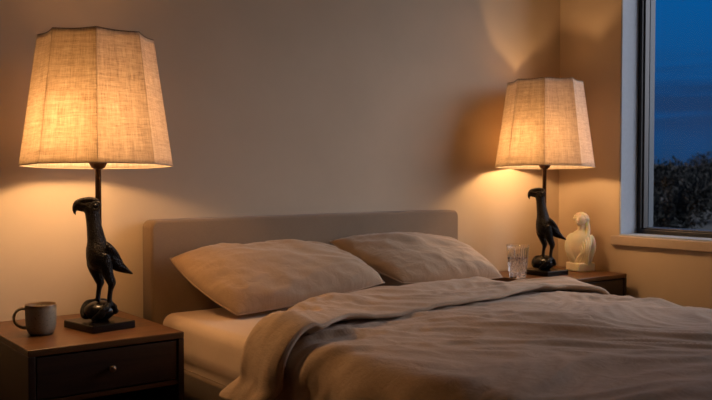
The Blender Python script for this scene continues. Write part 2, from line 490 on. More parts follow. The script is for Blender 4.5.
for j in range(NYM + 1):
    y = MY0 + (MY1 - MY0) * j / NYM
    e = min(y - MY0, MY1 - y); ins = MR * (1 - math.sqrt(max(0, 1 - (1 - min(1, e / MR)) ** 2)))
    row = []
    for k, (x, z) in enumerate(sec):
        cx, cz = (MX0 + MX1) / 2, .36
        x = x + (.014 if x < cx else -.014) * sm(.375, .345, z)
        xx = cx + (x - cx) * (1 - ins / (MX1 - cx)); zz = z if z < .3 else z - ins * .9
        side = 1 if (x < MX0 + .01) else 0
        wr = noise.noise(Vector((x * 3, y * 7, z * 9))) * .003
        # slanting tension creases on the side of the fitted sheet
        if side:
            wr += .0035 * max(0, noise.noise(Vector((y * 16 + z * 22, z * 4, 7)))) + .0025 * noise.noise(Vector((y * 30 - z * 18, 1, 2)))
            xx -= wr
        else: zz += wr if z > .4 else 0
        v = bm.verts.new((xx - bx, y - by, zz)); row.append(v)
    rows.append(row)
for A, B in zip(rows, rows[1:]):
    for k in range(len(sec) - 1): bm.faces.new((A[k], A[k + 1], B[k + 1], B[k]))
bm.faces.new(rows[0]); bm.faces.new(rows[-1])
mt = obj('mattress', bm, SHEET, bed); uvbox(mt); mt['label'] = 'mattress in a smooth cream fitted sheet'

# ------------------------------------------------------------------ pillows
def pillow(label, TL, TR, BR, BL, loft, back, seed, bend=.0):
    n = 56
    TL, TR, BR, BL = map(Vector, (TL, TR, BR, BL))
    cen = (TL + TR + BR + BL) / 4
    nrm = ((TR - BL).cross(TL - BR)).normalized()
    if nrm.z < 0: nrm = -nrm
    bm = bmesh.new(); grid = {}
    uvl = bm.loops.layers.uv.new('UVMap')
    def pt(i, j, s):
        u, v = i / n, j / n
        U, V = 2 * u - 1, 2 * v - 1
        pin = -.028
        # edges pull in between the pointed corners
        uu = u - 1.6 * pin * U * (1 - V * V) * .9; vv = v - pin * 1.5 * V * (1 - U * U) * .9
        p = (BL * (1 - uu) + BR * uu) * (1 - vv) + (TL * (1 - uu) + TR * uu) * vv
        f = (max(0, 1 - abs(U) ** 3.2) ** .55) * (max(0, 1 - abs(V) ** 2.6) ** .5)
        q = Vector((u * 4 + seed, v * 3, s * 2))
        edge = 1 - min(1, 1.6 * min(1 - abs(U), 1 - abs(V)))
        wr = noise.noise(q * 1.3) * .012 + noise.noise(Vector((u * 9 + v * 5 + seed, v * 4 - u * 2, 1))) * .006
        wr += noise.noise(Vector((u * 26 + seed, v * 5, 2))) * .004 * edge + noise.noise(Vector((u * 6, v * 24 + seed, 2))) * .004 * edge
        ridge = 1 - abs(noise.noise(Vector((u * 5 + v * 6 + seed * 2, v * 3 - u * 4, 5)))) * 2
        wr += .0035 * max(0, ridge) ** 2
        amt = loft if s > 0 else -back
        d = amt * f + (wr * min(1, f * 2.2) if s > 0 else 0)
        p = p + nrm * d
        p.z = max(p.z, .4935 + .001 * s); p.y = min(p.y, 2.589)
        return p
    for s in (1, -1):
        for i in range(n + 1):
            for j in range(n + 1):
                if s < 0 and (i in (0, n) or j in (0, n)): grid[(i, j, s)] = grid[(i, j, 1)]
                else: grid[(i, j, s)] = bm.verts.new(pt(i, j, s) - cen)
    for s in (1, -1):
        for i in range(n):
            for j in range(n):
                ks = ((i, j), (i + 1, j), (i + 1, j + 1), (i, j + 1))
                f = bm.faces.new([grid[(a, b, s)] for a, b in ks])
                for l, (a, b) in zip(f.loops, ks): l[uvl].uv = (a / n * .65, b / n * .45)
    o = obj('pillow', bm, PILLOW, None, loc=cen); tag(o, label, 'pillow', 'linen bed pillows')
    # stitched seam round the edge
    ring = [(i, 0) for i in range(0, n)] + [(n, j) for j in range(0, n)] + [(i, n) for i in range(n, 0, -1)] + [(0, j) for j in range(n, 0, -1)]
    pts = [(*(pt(i, j, 1) - cen), .0022, .0022) for i, j in ring + [(0, 0)]]
    b2 = bmesh.new(); add_loft(b2, pts, 6, 1, Vector((.1, .2, 1)))
    sm_ = obj('seam_piping', b2, PILLOW, o); uvbox(sm_)
    return o
pillow('taupe linen pillow nearest the left lamp, overlapping the other pillow',
       (1.178, 2.545, .668), (1.76, 2.55, .672), (1.90, 2.335, .555), (1.295, 2.315, .502), .085, .035, 3.1)
pillow('taupe linen pillow on the right half of the bed, partly behind the other pillow',
       (1.830, 2.572, .69), (2.38, 2.56, .665), (2.50, 2.33, .530), (2.02, 2.38, .54), .08, .03, 8.7)

# ------------------------------------------------------------------ duvet
DXL, DXR, DR, DZ = 1.128, 2.518, .075, .505
DW = DXR - DXL - 2 * DR; ARC = PI * DR / 2
def cross(s, off=0, fl=.10):
    """bed cross-section by arc length: (X, z, nx, nz)"""
    if s < 0:
        a = min(-s, ARC) / DR; ex = max(0, -s - ARC)
        x = DXL + DR - (DR + off) * math.sin(a) ; z = DZ - DR + (DR + off) * math.cos(a)
        return x - ex * fl, z - ex * math.sqrt(1 - fl * fl), -math.sin(a), math.cos(a)
    if s > DW:
        a = min(s - DW, ARC) / DR; ex = max(0, s - DW - ARC)
        return DXR - DR + (DR + off) * math.sin(a) + ex * .10, DZ - DR + (DR + off) * math.cos(a) - ex, math.sin(a), math.cos(a)
    return DXL + DR + s, DZ + off, 0, 1
def smap(X): return X - DXL - DR
FAR = [(-.30, 1.995), (-.19, 1.965), (-ARC, 1.90), (0, 1.955), (smap(1.32), 2.09), (smap(1.45), 2.19), (smap(1.60), 2.245), (smap(1.80), 2.262), (smap(2.05), 2.235), (smap(2.3), 2.165), (DW, 2.10), (DW + .1, 2.02), (DW + .3, 1.98)]
NEAR = [(-.30, 1.80), (-.19, 1.745), (-ARC, 1.70), (0, 1.735), (smap(1.36), 1.83), (smap(1.6), 1.85), (smap(1.9), 1.865), (smap(2.15), 1.91), (smap(2.36), 1.905), (DW, 1.86), (DW + .1, 1.84), (DW + .3, 1.83)]
def wrinkle(s, y, seed=0, side=0):
    q = Vector((s * 1.6, y * 1.6, seed))
    wv = Vector((noise.noise(q), noise.noise(q + Vector((5, 5, 5))), 0)) * .35
    a = Vector((s + wv.x, y + wv.y, 0))
    # long soft folds running slantwise over the top
    d1 = a.x * .55 + a.y * 1.0; d2 = a.x * 1.0 - a.y * .55
    r1 = 1 / (1 + (noise.noise(Vector((d1 * 3.4, d2 * 1.1, seed + 1))) * 4.2) ** 2)
    r2 = 1 / (1 + (noise.noise(Vector((d1 * 7.5 + 3, d2 * 2.4, seed + 2))) * 4.2) ** 2)
    r3 = 1 / (1 + (noise.noise(Vector((a.x * 10, a.y * 13, seed + 3))) * 3.6) ** 2)
    h = .014 * r1 ** 1.5 + .008 * r2 ** 1.5 + .0045 * r3
    h += .010 * noise.noise(Vector((a.x * 2.1, a.y * 2.1, seed + 8))) + .003 * noise.noise(Vector((a.x * 22, a.y * 22, seed)))
    return h
FOOT = .64
def duvet_main():
    bm = bmesh.new(); uvl = bm.loops.layers.uv.new('UVMap')
    ns, nt = 230, 250
    G = []
    for j in range(nt + 1):
        row = []
        for i in range(ns + 1):
            tt = j / nt
            # y coordinate along the bed; negative part hangs over the foot
            k = i / ns
            s0 = -(ARC + .30) + (DW + 2 * (ARC + .30)) * k
            yend = lerp(FAR, s0) - .035
            L = yend - FOOT + ARC + .25
            t = -(ARC + .25) + L * tt
            ye = FOOT + max(t, 0) if t > 0 else FOOT
            # the side drop is shorter beside the turned-back end
            short = sm(lerp(NEAR, 0) - .05, lerp(NEAR, 0) + .05, ye)
            s = s0
            if s < -ARC: s = -ARC + (s + ARC) * (1 - .72 * short)
            if s > DW + ARC: s = DW + ARC + (s - DW - ARC) * (1 - .72 * short)
            x, z, nx, nz = cross(s)
            hang = max(0, -s - ARC) + max(0, s - DW - ARC)
            y = ye; fz = 0; ny = 0
            if t < 0:
                a = min(-t, ARC) / DR; ex = max(0, -t - ARC)
                y = FOOT - DR * math.sin(a) - ex * .08; fz = DR * (1 - math.cos(a)) + ex; ny = -math.sin(a)
            h = wrinkle(s, ye + .3 * min(t, 0), 0)
            if hang > 0 or s < 0 or s > DW:
                e = sm(0, .1, max(-s, s - DW)) ; # vertical drape folds on the hanging side
                fold = (math.sin(ye * 27 + 2.5 * noise.noise(Vector((ye * 3, s * 2, 2)))) * .5 + .5)
                h = h * (1 - .4 * e) + e * (.014 * fold + .012 * sm(0, .3, hang) * fold)
            if t < 0: h += .012 * sm(0, .25, -t) * (math.sin(s * 24 + 2 * noise.noise(Vector((s * 3, 1, 2)))) * .5 + .5)
            h = max(h, .0) * sm(0, .05, (1 - tt) * L + .012) + .002
            # crest before the fold
            p = Vector((x + nx * h, y + ny * h, z - fz + nz * h))
            if s < 0 and t < 0 or s > DW and t < 0:
                p.z = max(p.z, .0)
            p.z = max(p.z, .03)
            row.append((bm.verts.new((p.x - bx, p.y - by, p.z)), (s, t)))
        G.append(row)
    for A, B in zip(G, G[1:]):
        for i in range(ns):
            q = (A[i], A[i + 1], B[i + 1], B[i])
            f = bm.faces.new([a[0] for a in q])
            for l, a in zip(f.loops, q): l[uvl].uv = a[1]
    return bm
def duvet_flap():
    bm = bmesh.new(); uvl = bm.loops.layers.uv.new('UVMap')
    ns = 200; hem = .182; s_a, s_b = -hem, DW + ARC + .12
    G = []
    prof = []
    # closed loop: a in [0,1] upper sheet far->near, rounded hem, lower sheet near->far, rounded fold
    nu, nr = 44, 6
    for i in range(ns + 1):
        s0 = s_a + (s_b - s_a) * i / ns
        row = []
        yf, yn = lerp(FAR, s0), lerp(NEAR, s0)
        yn += .012 * noise.noise(Vector((s0 * 5, 3, 1))) + .006 * noise.noise(Vector((s0 * 14, 3, 1)))
        yf += .010 * noise.noise(Vector((s0 * 6, 9, 1)))
        T = .030 + .010 * noise.noise(Vector((s0 * 3.5, 1, 4)))
        lift = .012 + .022 * max(0, noise.noise(Vector((s0 * 3.1 + 7.3, 6, 4))) + .1)     # hem rides up here and there
        for k in range(nu + 1):
            v = k / nu; y = yf + (yn - yf) * v
            h = .004 + T * (math.sin(min(1, v * 3.2) * PI / 2)) * (1 - .55 * sm(.55, 1, v)) + lift * sm(.6, 1, v)
            wr = wrinkle(s0 * 1.1, y * 1.0, 20) * 1.15
            h += wr * math.sin(PI * (.08 + .84 * v)) ** .6 + .012 * sm(.0, .35, v) * sm(.75, .4, v) * (noise.noise(Vector((s0 * 4, v * 2, 9))) + .3)
            row.append((s0, y, h, v))
        for k in range(1, nr):
            a = PI * k / nr
            hh = row[nu][2]; th = .013
            row.append((s0, yn - .006 * math.sin(a), hh - th * (1 - math.cos(a)) / 2, 1 + .01 * k))
        low = [(s0, yn + (yf - yn) * k / 14, max(.0, (row[nu][2] - .013) * (1 - k / 5)) if k < 5 else -.002, 1.1 + .9 * k / 14) for k in range(15)]
        row += low
        for k in range(1, nr):
            a = PI * k / nr
            row.append((s0, yf + .007 * math.sin(a), -.002 + .006 * (1 - math.cos(a)) / 2, 2.05 + .01 * k))
        out = []
        for (s, y, h, v) in row:
            x, z, nx, nz = cross(s, 0, .55)
            e = sm(0, .12, -s)
            if s < 0: h += .010 + e * .012 * (math.sin(y * 34 + s * 6) * .5 + .5) * (1 if v <= 1 else .4)
            h += .012
            out.append((bm.verts.new((x + nx * h - bx, y - by, z + nz * h)), (s, y + (0 if v <= 1 else .3 * v))))
        G.append(out)
    n = len(G[0])
    for A, B in zip(G, G[1:]):
        for i in range(n):
            j = (i + 1) % n
            q = (A[i], A[j], B[j], B[i])
            f = bm.faces.new([a[0] for a in q])
            for l, a in zip(f.loops, q): l[uvl].uv = a[1]
    for E in (G[0], G[-1]):
        try: bm.faces.new([a[0] for a in E])
        except Exception: pass
    return bm
dv = obj('duvet', duvet_main(), DUVET, None, loc=(bx, by, 0))
tag(dv, 'rumpled taupe linen duvet spread over the bed and folded back before the pillows', 'duvet')
sl = dv.modifiers.new('thick', 'SOLIDIFY'); sl.thickness = .008; sl.offset = 1
fl = obj('turned_back_edge', duvet_flap(), DUVET, dv)
ss = fl.modifiers.new('sub', 'SUBSURF'); ss.levels = 1; ss.render_levels = 1

# ------------------------------------------------------------------ table lamps
U = .002847
def px(x, y, d=0): return ((x - 98) * U, d, (327 - y) * U)
FACE = math.radians(0)
def lp(x, y, d, ra, rb): return (*px(x, y, d), ra * U, rb * U)
def bird_mesh():
    bm = bmesh.new()
    # trunk: rump to crown as one loft (radii in photograph pixels of the near lamp)
    add_loft(bm, [lp(106, 270, 0, 3, 3), lp(103, 265, 0, 9, 9), lp(99.5, 258, 0, 13.2, 12.5), lp(97, 249, 0, 11.8, 11.5), lp(96, 240, 0, 9.4, 9.2),
                  lp(94.5, 230, 0, 8, 8), lp(93, 220, 0, 7, 7), lp(92.2, 212, 0, 7.2, 7), lp(91.5, 206, 0, 8.6, 7.6), lp(90.5, 201, 0, 8.4, 7.2), lp(89, 197.3, 0, 4, 4)], 20, 5)
    # head forward and brow
    add_loft(bm, [lp(98, 204, 0, 4.5, 5), lp(92, 203, 0, 7.2, 7), lp(85, 202, 0, 6.6, 6), lp(80, 201.6, 0, 4.8, 4.2), lp(77.5, 202.5, 0, 3.6, 3), lp(75.6, 206, 0, 2.7, 2.1), lp(75.2, 210, 0, 1.7, 1.3), lp(76.4, 213.6, 0, .5, .4)], 16, 5)
    add_loft(bm, [lp(88, 208, 0, 3.5, 3.5), lp(83, 208, 0, 2.2, 2.3), lp(79, 208, 0, 1.4, 1.4), lp(77.8, 208.5, 0, .5, .5)], 12, 4)   # lower bill
    for sgn in (1, -1):
        add_loft(bm, [lp(79.5, 199.2, sgn * .008, 1.4, 1.2), lp(86, 197.6, sgn * .015, 2.2, 2.2), lp(93, 197.6, sgn * .018, 2, 2), lp(99, 199.5, sgn * .017, 1.4, 1.4)], 10, 4)
        # legs: thigh, heel joint, shank
        D = lambda k: sgn * k * U
        off = 5.2 if sgn > 0 else -5.2      # far / near leg seen left / right
    # near (right in the photograph) leg and far leg
    for sx, dd in ((0, 5.5), (11.0, -6.5)):
        add_loft(bm, [lp(94 + sx * .9, 252, dd * U, 6.5, 6), lp(93 + sx, 261, dd * U, 7.2, 6.6), lp(94.2 + sx, 268, dd * U, 6.4, 5.8), lp(96.6 + sx, 275.5, dd * U, 5, 4.6), lp(98.8 + sx, 281, dd * U, 4.6, 4.2),
                      lp(98.8 + sx, 284, dd * U, 3.6, 3.4), lp(97.8 + sx, 289, dd * U, 2.6, 2.6), lp(96.9 + sx, 296, dd * U, 2.5, 2.5), lp(96.6 + sx, 303, dd * U, 2.7, 2.7), lp(96.6 + sx, 306, dd * U, 2.2, 2.2)], 14, 4)
        bx_, bz_ = 96.6 + sx, 302.5
        # three forward toes gripping the ball and one behind
        BC = Vector((0, 0, .0215 + 9.9 * U)); BR_ = Vector((16, 15.5, 10)) * U
        p0 = Vector(px(bx_, 303.5, dd * U)) - BC
        for ang, L in ((-48, 17), (-4, 19), (42, 17), (178, 13)):
            ca, sa = math.cos(math.radians(ang)), math.sin(math.radians(ang))
            pts = []
            for q in range(7):
                tt = q / 6; v = p0 + Vector((-ca * L * tt, sa * L * tt * .9, -L * .95 * tt ** 1.5)) * U
                e = Vector((v.x / BR_.x, v.y / BR_.y, v.z / BR_.z)); e = e / e.length
                lift = 1.03 + (.05 if q in (2, 4) else 0) - (.06 if q == 6 else 0)
                w_ = (2.3, 2.4, 2.8, 2.3, 2.5, 1.6, .5)[q]
                c = BC + Vector((e.x * BR_.x, e.y * BR_.y, e.z * BR_.z)) * lift
                pts.append((*c, w_ * U, w_ * U))
            add_loft(bm, pts, 10, 4, Vector((.1, 1, .1)))
    return bm
def wing_mesh(sgn):
    bm = bmesh.new()
    d = sgn * 8.5
    # folded wing in overlapping feather layers
    for k, (x0, y0, x1, y1, w, dd) in enumerate(((104.5, 241, 121, 261, 3.0, 1.8), (103.5, 246, 122, 265, 3.4, 1.0), (105, 251, 127, 270, 3.2, .3), (107, 256, 130, 273, 2.6, -.4))):
        add_loft(bm, [(*px(x0, y0, (d + sgn * (dd - 1)) * U), .9 * U, 1.0 * U), (*px(x0 + (x1 - x0) * .22, y0 + (y1 - y0) * .25, (d + sgn * dd) * U), w * U, 1.6 * U),
                      (*px(x0 + (x1 - x0) * .6, y0 + (y1 - y0) * .62, (d * .72 + sgn * dd) * U), w * .95 * U, 1.4 * U), (*px(x1, y1, (d * .4 + sgn * dd) * U), .5 * U, .5 * U)], 12, 6)
    return bm
def tail_mesh():
    bm = bmesh.new()
    for d, x1, y1, w in ((0, 131, 274, 4.5), (3, 129, 273.4, 4), (-3, 129.5, 273, 4), (0, 124, 272.5, 4)):
        add_loft(bm, [lp(104, 257, d * .4 * U, 4.5, 3), lp(113, 263.5, d * U, w + 1.2, 2.4), lp(121, 268.5, d * U, w * .9, 1.8), lp(x1, y1, d * U, .6, .6)], 12, 6)
    return bm
SH_B, SH_T = (.9635 - NZ), (1.329 - NZ)
RB, RT = .2105, .1590
def shade_mesh():
    bm = bmesh.new(); uvl = bm.loops.layers.uv.new('UVMap')
    nz, per, N = 24, 10, 8
    zb, zt = SH_B, SH_T
    def ring(v):
        R = RB + (RT - RB) * v
        out = []
        for k in range(N):
            a0, a1 = 2 * PI * k / N, 2 * PI * (k + 1) / N
            for q in range(per):
                t = q / per
                p = Vector((math.cos(a0), math.sin(a0))) * (1 - t) + Vector((math.cos(a1), math.sin(a1))) * t
                am = (a0 + a1) / 2
                # panels bow slightly inward between the ribs, more near the top
                dent = -(.030 - .075 * v) * math.sin(PI * t) ** 1.0 if False else .0
                bow = (.022 * (1 - v) - .030 * v ** 1.5) * math.sin(PI * t)
                p += Vector((math.cos(am), math.sin(am))) * bow
                z = zb + (zt - zb) * v
                z -= .0025 * math.sin(PI * t) * v ** 6
                out.append((p.x * R, p.y * R, z))
        return out
    rings = []
    for i in range(nz + 1):
        rings.append([bm.verts.new(c) for c in ring(i / nz)])
    n = N * per
    for i in range(nz):
        for j in range(n):
            f = bm.faces.new((rings[i][j], rings[i][(j + 1) % n], rings[i + 1][(j + 1) % n], rings[i + 1][j]))
            for l, (a, b) in zip(f.loops, ((j, i), (j + 1, i), (j + 1, i + 1), (j, i + 1))): l[uvl].uv = (a / n * 1.25, b / nz * .38)
    return bm, ring
def loop_tube(pts, r, n=6):
    bm = bmesh.new(); rings = []
    m = len(pts)
    for i in range(m):
        a, b = Vector(pts[i - 1]), Vector(pts[(i + 1) % m]); t = (b - a).normalized()
        u = t.cross(Vector((0, 0, 1))).normalized(); w = t.cross(u)
        rings.append([bm.verts.new(Vector(pts[i]) + (u * math.cos(2 * PI * k / n) + w * math.sin(2 * PI * k / n)) * r) for k in range(n)])
    for i in range(m):
        A, B = rings[i], rings[(i + 1) % m]
        for k in range(n): bm.faces.new((A[k], A[(k + 1) % n], B[(k + 1) % n], B[k]))
    return bm

def copy_tree(o, parent=None):
    c = o.copy(); C.objects.link(c)
    if parent is not None: c.parent = parent
    for ch in list(o.children): copy_tree(ch, c)
    return c

def make_lamp(label, loc, view):
    """view: bearing in world of the image-right direction as seen at the lamp"""
    t = thing('table_lamp', label, 'lamp', loc, view, 'bird table lamps')
    PR = math.radians(31)      # plate turned against the bird
    bm = bmesh.new(); add_box(bm, (-.068, -.078, 0), (.068, .078, .0215), .0022, 2)
    obj('base_plate', bm, BLACK, t, True, rot=(0, 0, PR)).modifiers.new('w', 'WEIGHTED_NORMAL')
    bm = bmesh.new()
    add_ball(bm, (0, 0, .0215 + 9.9 * U), (16 * U, 15.5 * U, 10 * U), 4)
    obj('ball', bm, BLACK, t)
    f = remesh_obj('bird_figure', bird_mesh(), BIRD, t, .0022, 3, .5)
    for s in (1, -1):
        remesh_obj('wing', wing_mesh(s), BIRD, f, .0018, 1, .4)
    remesh_obj('tail', tail_mesh(), BIRD, f, .0018, 1, .4)
    for s in (1, -1):
        bm = bmesh.new(); e = px(95.6, 203.8, s * 7.0 * U)
        add_ball(bm, e, (2.2 * U, 2.2 * U, 2.2 * U), 2)
        obj('eye', bm, BLACK, f)
        ring = [(e[0] + 3.9 * U * math.cos(a * PI / 10), e[1] + s * .3 * U, e[2] + 3.9 * U * math.sin(a * PI / 10)) for a in range(20)]
        bm = bmesh.new(); pts = ring; rr = []
        for i in range(20):
            c = Vector(ring[i]); u = (c - Vector((e[0], c.y, e[2]))).normalized(); w = Vector((0, 1, 0))
            rr.append([bm.verts.new(c + (u * math.cos(2 * PI * k / 6) + w * math.sin(2 * PI * k / 6)) * 1.1 * U) for k in range(6)])
        for i in range(20):
            for k in range(6): bm.faces.new((rr[i][k], rr[i][(k + 1) % 6], rr[(i + 1) % 20][(k + 1) % 6], rr[(i + 1) % 20][k]))
        obj('eye_ring', bm, BIRD, f)
    # pole rises behind the neck
    bm = bmesh.new(); add_lathe(bm, [(0, .20), (.0085, .20), (.0085, .46), (.0105, .462), (.0105, .47), (0, .47)], 20); obj('pole', bm, BRONZE, t, loc=(0, .012, 0))
    bm = bmesh.new()
    add_lathe(bm, [(0, .452), (.010, .453), (.019, .459), (.0245, .469), (.0255, .481), (.0255, .489), (.017, .492), (.016, .51), (0, .51)], 32); obj('socket_cup', bm, BRONZE, t, loc=(0, .012, 0))
    # added side arm sets the bulb off-centre to even out the wall light
    bm = bmesh.new(); add_loft(bm, [(0, .012, .500, .006, .006), (-.018, -.010, .502, .006, .006), (-.036, -.038, .506, .007, .007), (-.038, -.042, .512, .011, .011), (-.038, -.042, .528, .0135, .0135)], 12, 4, Vector((1, -.8, 0)))
    obj('bulb_offset_arm', bm, BRONZE, t)
    bm = bmesh.new()
    add_lathe(bm, [(0, .528), (.013, .529), (.0135, .534), (.022, .544), (.029, .560), (.029, .584), (.022, .602), (.01, .612), (0, .614)], 32); bl_ = obj('bulb', bm, BULB, t, loc=(-.038, -.042, 0))
    bl_.visible_shadow = True
    sb, ringf = shade_mesh()
    sh = obj('lamp_shade', sb, SHADE, t)
    sh.rotation_euler = (0, 0, math.radians(-90))     # a rib faces the camera
    for p in sh.data.polygons: p.use_smooth = True
    att = sh.data.attributes.new('sharp_edge', 'BOOLEAN', 'EDGE')
    for ed in sh.data.edges:
        a_, b_ = ed.vertices
        if a_ % 80 % 10 == 0 and b_ % 80 == a_ % 80: att.data[ed.index].value = True
    for k in range(8):
        b_ = bmesh.new(); add_loft(b_, [(*ringf(i / 6)[k * 10], .0006, .0006) for i in range(7)], 6, 1, Vector((.1, 1, 0)))
        obj('panel_seam', b_, SHADE, sh)
    so = sh.modifiers.new('thick', 'SOLIDIFY'); so.thickness = .0012
    obj('shade_hem', loop_tube(ringf(0), .0017), TAPE, sh); obj('shade_hem', loop_tube(ringf(1), .0014), METAL, sh)
    # spider that carries the shade
    bm = bmesh.new()
    for k in range(4):
        a = PI / 2 * k + PI / 4 * 0
        add_loft(bm, [(0, 0, SH_T - .03, .0014, .0014), (RT * .5 * math.cos(a), RT * .5 * math.sin(a), SH_T - .028, .0014, .0014), (RT * .985 * math.cos(a), RT * .985 * math.sin(a), SH_T - .004, .0014, .0014)], 6, 2, Vector((.1, .2, 1)))
    add_lathe(bm, [(0, SH_T - .034), (.011, SH_T - .034), (.011, SH_T - .026), (.004, SH_T - .024), (.006, SH_T - .012), (0, SH_T - .008)], 16)
    obj('shade_spider', bm, METAL, sh)
    bm = bmesh.new()
    for s in (1, -1):
        add_loft(bm, [(0, 0.003 * s, .50, .0013, .0013), (.0, s * .038, .54, .0013, .0013), (0, s * .045, .62, .0013, .0013), (0, s * .03, .75, .0013, .0013), (0, 0.002 * s, SH_T - .03, .0013, .0013)], 6, 5, Vector((1, .1, 0)))
    obj('harp', bm, METAL, t, loc=(0, .012, 0))
    # shade sits a touch tipped, its near side up
    for o in t.children:
        if o.name.startswith('lamp_shade'):
            o.rotation_mode = 'XYZ'
            o.matrix_local = Matrix.Translation((-.001, 0, SH_B)) @ Matrix.Rotation(math.radians(-1.9), 4, 'X') @ Matrix.Translation((0, 0, -SH_B)) @ Matrix.Rotation(math.radians(-90), 4, 'Z')
    return t

def lamp_light(root, power):
    for zz, pw, r in ((.545, .8, .026), (.570, .2, .026)):
        d = bpy.data.lights.new('bulb_glow', 'POINT'); d.energy = power * pw; d.color = (1, .585, .265); d.shadow_soft_size = r
        o = bpy.data.objects.new('bulb_glow', d); C.objects.link(o)
        o.parent = root; o.location = (-.038, -.042, zz)

YAW = math.radians(37.2)
L1 = (.880, 2.375); L2 = (2.908, 2.466)
def bearing(p): return -math.atan2(p[0], p[1])     # image-right at the lamp is perpendicular to the sight line
lamp1 = make_lamp('tall black bird table lamp with lit linen shade, beside the grey mug', (L1[0], L1[1], NZ), bearing(L1))
lamp2 = copy_tree(lamp1)
lamp2['label'] = 'black bird table lamp with lit linen shade, between the crystal glass and the ivory figurine'
lamp2.location = (L2[0], L2[1], NZ); lamp2.rotation_euler = (0, 0, bearing(L2)); lamp2.scale = (1.015,) * 3
for o in lamp2.children:
    if o.name.startswith('base_plate'): o.rotation_euler = (0, 0, math.radians(50))
LAMP = 15.5
lamp_light(lamp1, LAMP); lamp_light(lamp2, LAMP * .82)

# ------------------------------------------------------------------ mug
def mug(loc, rz):
    t = thing('mug', 'grey-brown speckled stoneware mug on the left nightstand', 'mug', loc, rz)
    bm = bmesh.new()
    R, Hh = .0435, .0865
    out = [(0, .002), (.026, .002), (.028, 0), (.031, .0005), (.035, .006), (.039, .014), (.0415, .026), (.0428, .045), (.0432, .07), (.0436, Hh - .002), (.0428, Hh), (.0412, Hh - .001),
           (.0402, .07), (.0395, .04), (.037, .018), (.030, .010), (0, .009)]
    add_lathe(bm, out, 56)
    obj('cup', bm, MUG, t)
    bm = bmesh.new()
    add_loft(bm, [(-.040, 0, .073, .0045, .006), (-.052, 0, .075, .0042, .006), (-.0655, 0, .068, .0042, .006), (-.0725, 0, .052, .0042, .006), (-.069, 0, .036, .0042, .006), (-.058, 0, .025, .0044, .006), (-.0395, 0, .0195, .005, .0065)], 14, 7)
    obj('handle', bm, MUG, t)
    return t
mug((.716, 2.376, NZ), -.30).scale = (.95, .95, .97)

# ------------------------------------------------------------------ crystal glass
t = thing('drinking_glass', 'cut crystal tumbler of water on the right nightstand', 'glass', (2.720, 2.449, NZ), .2)
bm = bmesh.new()
HG, R0, R1 = .140, .0345, .0485
NA, NK = 108, 30
def cutf(r, z, a, k):
    if k > NK + 2: return r
    u = z / HG
    if u < .05: return r
    if u < .56:      # diamond cuts
        n = 12
        p = a * n / (2 * PI); q = (u - .05) / .51 * 2.6
        d1 = abs(((p + q) % 1) - .5) * 2; d2 = abs(((p - q) % 1) - .5) * 2
        return r - .0042 * (1 - min(1, 3.2 * min(d1, d2))) * sm(.05, .09, u) * sm(.56, .53, u) + .0010 * min(d1, d2)
    n = 27
    return r - .0026 * abs(math.sin(a * n / 2)) ** 1.0 * sm(.56, .60, u) * sm(.97, .9, u)
prof = [(0, .0035), (.012, .002), (.0275, .0)]
prof += [(R0 + (R1 - R0) * (k / NK) ** .9, .002 + (HG - .002) * k / NK) for k in range(NK + 1)]
prof += [(R1 - .0012, HG + .0008), (R1 - .0024, HG)]
prof += [(R0 - .0045 + (R1 - R0 + .0021) * ((HG - .0 - k * .012) / HG) ** .9, HG - k * .012) for k in range(1, 11)]
prof += [(.022, .0215), (0, .0205)]
add_lathe(bm, prof, NA, f=cutf)
obj('tumbler', bm, GLASS, t, False)
bm = bmesh.new()
def rin(z): return R0 - .0045 + (R1 - R0 + .0021) * (z / HG) ** .9 + .0002
wz = .088
add_lathe(bm, [(0, .0206), (.0218, .0216), (rin(.026), .026)] + [(rin(.026 + (wz - .026) * k / 6), .026 + (wz - .026) * k / 6) for k in range(1, 7)] + [(0, wz)], 48)
obj('water', bm, WATER, t)

